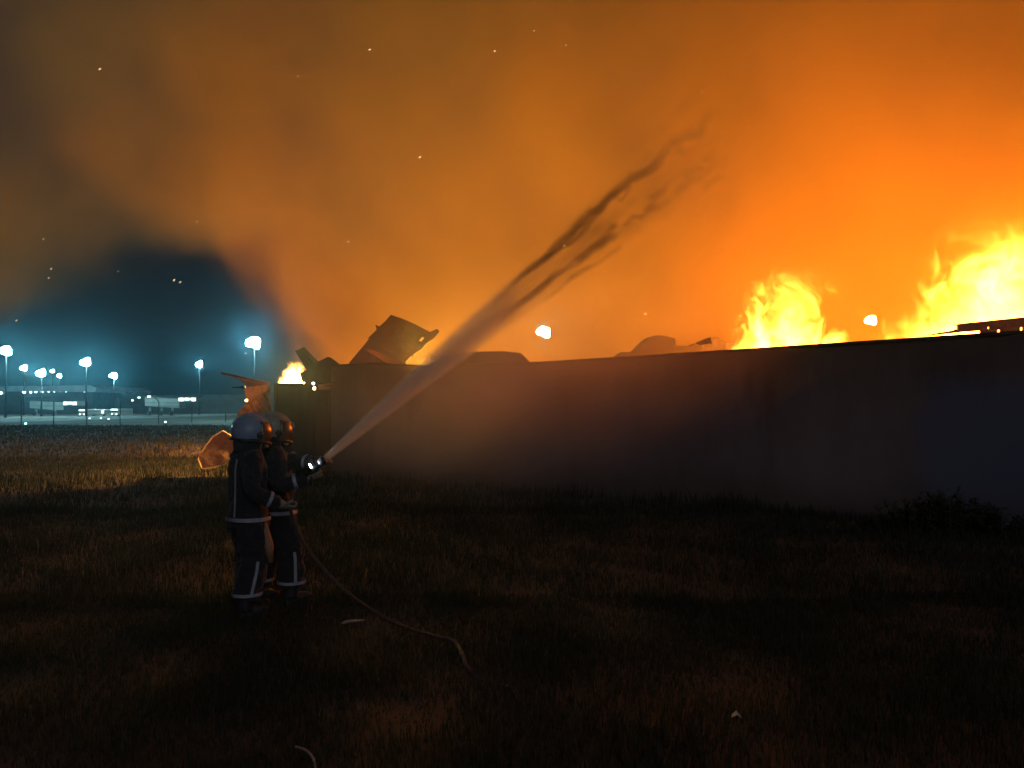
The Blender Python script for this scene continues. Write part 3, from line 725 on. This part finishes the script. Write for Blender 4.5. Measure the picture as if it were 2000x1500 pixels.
g = lambda x, y, z=.03: gnd(x, y, z)
hp = [NB, at(575, 958, 6.85), at(568, 988, 6.78), at(572, 1012, 6.66), at(590, 1055, 6.45), at(622, 1100, 6.3), at(675, 1155, 6.15), g(735, 1197, .04), g(790, 1225, .0), g(850, 1243, .015), g(886, 1252, .04), g(903, 1278, .045), g(914, 1306, .03), g(950, 1335, -.01),
      g(1000, 1345, .02), g(1012, 1362, .03), g(1024, 1382, .01), g(1060, 1440, -.02), g(1090, 1560, 0)]
tag(MB().tube(smooth_path(hp), .015, 10).build('fire_hose', m_hose, None, True), 'thin pale hose running from the nozzle down past the legs and through the grass', 'hose')
m_stick = surf('pale_stick', (.42, .34, .25), (.3, .24, .17), .9, scale=20)
tag(MB().tube(smooth_path([g(668, 1217, .03), g(684, 1213, .05), g(712, 1211, .03)], 5), [.010, .013, .014, .014, .013, .012, .012, .011, .009, .008, .006], 6).build('stick', m_stick, None, True), 'short pale stick lying in the grass near the hose', 'stick')
tag(MB().tube(smooth_path([g(578, 1459, .03), g(598, 1466, .08), g(612, 1482, .10), g(616, 1502, .04)], 5), .007, 6).build('dry_stalk', m_stick, None, True), 'curved dry stalk in the grass at the bottom edge of the photo', 'stalk')
lt = MB(); c0 = g(1438, 1399, .05)
vs = [lt.b.verts.new(c0 + V(p) * .75) for p in ((-.035, 0, -.01), (0, -.03, .02), (.04, .0, -.015), (.01, .03, .03), (-.02, .035, 0))]
for f in ((0, 1, 3), (1, 2, 3), (0, 3, 4)): lt.b.faces.new([vs[i] for i in f])
lo_ = lt.build('litter', m_band, None); so = lo_.modifiers.new('thickness', 'SOLIDIFY'); so.thickness = .003
tag(lo_, 'small shiny scrap of litter in the dark grass at the lower right', 'litter')

# ------------------------------------------------------------------ airport beyond the fence
m_strip = surf('concrete_strip', (.22, .23, .21), (.17, .18, .17), .9, scale=.2)
q = [gnd(x, y, .012) for x, y in ((-300, 834), (466, 811.5), (466, 807), (-300, 826))]
mb = MB(); mb.b.faces.new([mb.b.verts.new(p) for p in q]); tag(mb.build('taxiway', m_strip), kind='structure')
m_bld = surf('terminal_cladding', (.03, .036, .04), (.022, .026, .03), .8, scale=.4)
m_roof = surf('terminal_roof', (.20, .22, .24), (.15, .17, .19), .6, scale=.3)
m_lit = glow('lit_window', (.72, 1.0, .95), 4.0)
m_eave = glow('eave_lamp', (.6, .95, 1.0), 9.0)
m_grey = surf('pale_grey_paint', (.24, .25, .23), (.17, .18, .17), .7, scale=.5)
m_black = surf('dark_trim', (.03, .033, .035), (.02, .022, .024), .7, scale=1)
def far_box(x0, x1, y0, y1, d, dep, org): # photo rectangle at distance d as a box of depth dep, in org's coordinates
    a, b = at(x0, y1, d), at(x1, y0, d)
    return V(((a.x + b.x) / 2, d + dep / 2, (a.z + b.z) / 2)) - org, V((b.x - a.x, dep, b.z - a.z))
dT = 200
o0 = at(60, 809, dT); o0.z = 0
t = thing('terminal_building', 'long low terminal with a pale roof and a row of small lit lamps', 'building', tuple(o0))
c, d = far_box(-260, 182, 764, 809, dT, 26, o0); MB().box(c, d).build('wall', m_bld, t)
rf = MB(); pl = [at(-270, 762, dT - 2), at(-270, 760.5, dT - 2), at(20, 754.5, dT - 2), at(176, 752, dT - 2), at(190, 759, dT - 2), at(184, 765.5, dT - 2)]
rf.prism([p - o0 for p in pl], (0, 30, 0)).build('roof', m_roof, t)
for x, y, r in ((2, 767.5, .32), (47, 766, .36), (60, 766, .25), (70, 765, .28), (82, 765, .28), (95, 764.5, .22), (106, 764, .25), (117, 763.5, .25), (129, 763.5, .32), (165, 763, .4), (-40, 768, .3), (-80, 769, .3)):
    MB().ball(at(x, y, dT - .4) - o0, r, None, 10, 6).build('lamp', m_eave, t, True)
o0 = at(330, 812, 215); o0.z = 0
t = thing('hangar', 'low dark hangar block stretching right of the terminal to the fire', 'building', tuple(o0))
c, d = far_box(188, 620, 771, 809, 215, 20, o0); MB().box(c, d).build('wall', m_bld, t)
for x, y, w_ in ((258, 782, 3), (271, 776.5, 4), (290.5, 774.5, 6), (231, 766, 8)):
    c, d = far_box(x - w_ / 2, x + w_ / 2, y - 1.3, y + 1.3, 214.7, .29, o0); MB().box(c, d).build('lit_window', m_lit, t)
pr = [at(188, 771, 214), at(215, 761.5, 214), at(240, 760, 214), at(256, 771, 214)]
MB().prism([p - o0 for p in pr], (0, 12, 0)).build('roof_monitor', m_bld, t)
def bridge(label, x0, x1, xc0, xc1, yt, yb, d, legs_):
    o0 = at((x0 + x1) / 2, 811, d); o0.z = 0
    t = thing('boarding_bridge', label, 'boarding bridge', tuple(o0), 0, 'boarding bridges at the terminal')
    pl = [at(x0, yt, d), at(x1, yt + 3, d), at(x1, yb + 2, d), at(x0, yb - 2, d)]
    MB().prism([p - o0 for p in pl], (0, 3, 0)).build('tunnel', m_grey, t)
    c, dd = far_box(xc0, xc1, yt + .5, yt + 9, d - .5, 4, o0); cb = MB().box(c, dd).build('cab', m_grey, t)
    k = 3
    for i in range(k):
        a, b = xc0 + (xc1 - xc0) * (i + .08) / k, xc0 + (xc1 - xc0) * (i + .9) / k
        c, dd = far_box(a, b, yt + 1.8, yt + 7.6 - (i == 1) * 1.6, d - .62, .1, o0); MB().box(c, dd).build('window', m_lit, cb)
    for lx in legs_:
        a = at(lx, 800, d) - o0; MB().tube([V((a.x, 1.2, 0)), V((a.x, 1.2, at(lx, yb, d).z - .05))], [.28, .22], 8).build('leg', m_grey, t)
        MB().ball(V((a.x, .6, .5)), (.45, .3, .5), None, 10, 8).build('wheel', m_black, t)
bridge('boarding bridge with a lit cab in front of the terminal', 58, 108, 123, 150, 783, 799, 165, (64, 101))
bridge('boarding bridge with a lit cab standing alone right of the buses', 283, 350, 348, 383, 775.5, 795, 160, (288, 311, 332))
m_bus = surf('white_bus_paint', (.55, .57, .55), (.45, .47, .46), .4, scale=1)
def bus(label, x0, x1, y0, y1, d, front):
    o0 = at((x0 + x1) / 2, y1, d); o0.z = 0; w_ = (x1 - x0) / FOC * d; h_ = at(0, y0, d).z
    t = thing('airport_bus', label, 'bus', tuple(o0), 0, 'buses parked on the apron')
    MB().box((0, 3 if front else 1.2, h_ / 2 + .15), (w_, 6 if front else 2.4, h_ - .3)).build('body', m_bus, t, bevel=.08)
    if front:
        MB().box((0, -.03, h_ * .62), (w_ * .9, .06, h_ * .20)).build('windscreen', m_black, t)
        MB().box((0, -.03, h_ * .86), (w_ * .92, .06, h_ * .14)).build('destination_sign', m_lit, t)
        for sx in (-1, 1): MB().ball((sx * w_ * .32, -.03, h_ * .28), (.14, .05, .12)).build('headlight', m_lit, t)
    else:
        for i in range(3): MB().box(((i - 1) * w_ * .31, -.03, h_ * .62), (w_ * .26, .06, h_ * .4)).build('window', m_lit, t)
    for sx in (-1, 1): MB().tube([V((sx * w_ * .38 - .12, .6, .3)), V((sx * w_ * .38 + .12, .6, .3))], .3, 12).build('wheel', m_black, t)
bus('bus seen from the front, leftmost of the three on the apron', 153.5, 167, 799.5, 812, 150, True)
bus('bus with lit side windows between the two seen from the front', 177, 203.5, 799.5, 811, 156, False)
bus('bus seen from the front, rightmost of the three on the apron', 216, 230, 798, 811.5, 150, True)
for x, y, lab in ((175, 817, 'ground light on the taxiway edge below the left bus'), (197, 816.5, 'ground light on the taxiway edge below the middle bus'), (212, 818, 'ground light on the taxiway edge below the right bus'),
                  (50, 827, 'ground light in the grass by the leftmost fence post'), (323, 824, 'ground light in the grass below the second boarding bridge')):
    p = gnd(x, y, .35); t = thing('ground_light', lab, 'ground light', (p.x, p.y, 0), 0, 'taxiway lights')
    MB().tube([V((0, 0, -.02)), V((0, 0, .28))], .04, 8).build('stem', m_black, t); MB().ball((0, 0, .34), (.1, .1, .08), None, 10, 6).build('lens', m_lit, t, True)
# chain link fence
t = thing('perimeter_fence', 'dark wire fence with bent top posts along the taxiway', 'fence', (0, 0, 0))
fx = [(-130, 843, 60), (-40, 839, 64), (42, 835, 68), (105, 832, 73), (170, 830, 77), (235, 828.5, 81), (310, 827, 85), (375, 825.5, 89), (441, 824, 94), (505, 823, 99), (570, 822, 104)]
tp = []
for x, y, d in fx:
    p = at(x, 800, d); MB().tube([V((p.x, d, -.1)), V((p.x, d, 2.3)), V((p.x - .12, d, 2.55)), V((p.x - .38, d, 2.8))], .05, 6).build('post', m_black, t); tp.append(V((p.x, d, 0)))
wr = MB()
for h_ in (.15, .75, 1.35, 1.9, 2.3):
    wr.tube([p + V((0, 0, h_)) for p in tp], .012, 4)
wr.tube([p + V((-.36, 0, 2.78)) for p in tp], .012, 4); wr.build('wire', m_black, t)

# ------------------------------------------------------------------ grass, weeds
m, nt, out = newmat('grass_blades')
p = nt.nodes.new('ShaderNodeBsdfPrincipled'); p.inputs['Roughness'].default_value = .75
tr = nt.nodes.new('ShaderNodeBsdfTranslucent'); mx = nt.nodes.new('ShaderNodeMixShader'); mx.inputs[0].default_value = .3
nz = noise(nt, coords(nt), .9, 4, .6); fz = noise(nt, coords(nt), 24, 1, .5)
cr = ramp(nt, nz * .6 + fz * .4, [(.32, (.014, .021, .009)), (.5, (.026, .035, .013)), (.68, (.050, .055, .020))])
nt.links.new(cr, p.inputs['Base Color']); nt.links.new(cr, tr.inputs['Color'])
nt.links.new(p.outputs[0], mx.inputs[1]); nt.links.new(tr.outputs[0], mx.inputs[2]); nt.links.new(mx.outputs[0], out.inputs[0])
m_grass = m
rg = np.random.default_rng(5)
def blades(X, Y, Lh, Wd, lean=.5):
    n_ = len(X); Z = hgt(X, Y) - .005
    a = rg.uniform(0, 2 * np.pi, n_); b_ = rg.uniform(0, 2 * np.pi, n_); ln = rg.uniform(.1, 1, n_) * lean * Lh
    dx, dy = np.cos(a) * Wd, np.sin(a) * Wd
    mx_, my_ = X + np.cos(b_) * ln * .35, Y + np.sin(b_) * ln * .35
    co = np.stack([np.stack([X - dx, Y - dy, Z], -1), np.stack([X + dx, Y + dy, Z], -1), np.stack([mx_ + dx * .7, my_ + dy * .7, Z + Lh * .6], -1), np.stack([mx_ - dx * .7, my_ - dy * .7, Z + Lh * .6], -1),
                   np.stack([X + np.cos(b_) * ln, Y + np.sin(b_) * ln, Z + Lh], -1)], 1)
    return co
def field(n_, y0, y1, spread, h0, h1, wd, clump, hmul=None):
    Y = np.sqrt(rg.uniform(y0 ** 2, y1 ** 2, n_)); X = rg.uniform(-1, 1, n_) * Y * spread + rg.normal(0, .2, n_)
    cl = np.sin(X * 2.1 + 3 * np.sin(Y * .7)) * np.sin(Y * 1.9 + 2 * np.sin(X * .6)) + .6 * np.sin(X * 5.3 + Y * 3.1) * np.sin(4.4 * Y - X)
    keep = rg.uniform(-1.4, 1.4, n_) < cl * clump + .5
    s_ = (X + 4.68) * WN.x + (Y - 20.3) * WN.y; onw = (X > -4.9)
    keep &= ~((s_ > -.05) & onw & (s_ < 20)); keep &= ~((X > CX0 - .05) & (X < CX1 + .1) & (Y > CY0) & (Y < CY1))
    X, Y, cl, s_ = X[keep], Y[keep], cl[keep], s_[keep]
    Lh = rg.uniform(h0, h1, len(X)) * (1 + .35 * cl)
    near = np.exp(-np.abs(np.minimum(s_, 0)) / .7) * (X > -5); Lh = Lh * (1 + .8 * near)
    return blades(X, Y, Lh, wd * rg.uniform(.6, 1.3, len(X)))
parts = [field(190000, 2.6, 7.5, 1.25, .03, .105, .0035, .5), field(140000, 7.0, 14, 1.1, .05, .14, .005, .5), field(100000, 13, 28, 1.0, .06, .2, .010, .5), field(80000, 26, 75, .8, .06, .2, .03, .4)]
co = np.concatenate(parts); nb = len(co)
me = bpy.data.meshes.new('grass'); base = np.arange(nb)[:, None] * 5
me.vertices.add(nb * 5); me.vertices.foreach_set('co', co.reshape(-1).astype(np.float32))
loops = np.concatenate([base + np.array([[0, 1, 2, 3]]), base + np.array([[3, 2, 4]])], 1).reshape(-1)
me.loops.add(len(loops)); me.loops.foreach_set('vertex_index', loops.astype(np.int32))
st0 = np.stack([np.arange(nb) * 7, np.arange(nb) * 7 + 4], -1).reshape(-1)
me.polygons.add(nb * 2); me.polygons.foreach_set('loop_start', st0.astype(np.int32))
me.update(calc_edges=True); me.validate(); me.materials.append(m_grass)
tag(link('grass', me), 'rough field grass', 'grass', kind='stuff')
# weed bush at the wall foot
m_leaf = surf('weed_leaf', (.05, .06, .022), (.03, .038, .014), .8, scale=8)
o0 = gnd(1850, 1042, 0)
t = thing('weed_bush', 'dark mound of weeds at the foot of the wall on the right', 'bush', tuple(o0))
stm, lf = MB(), MB(); r3 = random.Random(11)
for i in range(150):
    bx, by = r3.gauss(0, .55), r3.gauss(0, .16); hh = max(.12, (.62 - abs(bx) * .32) * r3.uniform(.55, 1.1)); tx, ty = bx + r3.gauss(0, .14), by + r3.gauss(0, .1)
    lf.tube([V((bx, by, -.05)), V(((bx + tx) / 2, (by + ty) / 2, hh * .55)), V((tx, ty, hh))], [.008, .006, .003], 4)
    for k in range(34):
        f = r3.uniform(.1, 1); c = V((bx + (tx - bx) * f, by + (ty - by) * f, hh * f)); a = r3.uniform(0, 6.28); ln = r3.uniform(.05, .12); dr = V((math.cos(a), math.sin(a), r3.uniform(-.3, .8))).normalized()
        sdv = dr.cross(V((0, 0, 1))).normalized() * ln * .22
        q = [c, c + dr * ln * .5 + sdv, c + dr * ln, c + dr * ln * .5 - sdv]; lf.b.faces.new([lf.b.verts.new(v) for v in q])
lf.build('leaves', m_leaf, t)
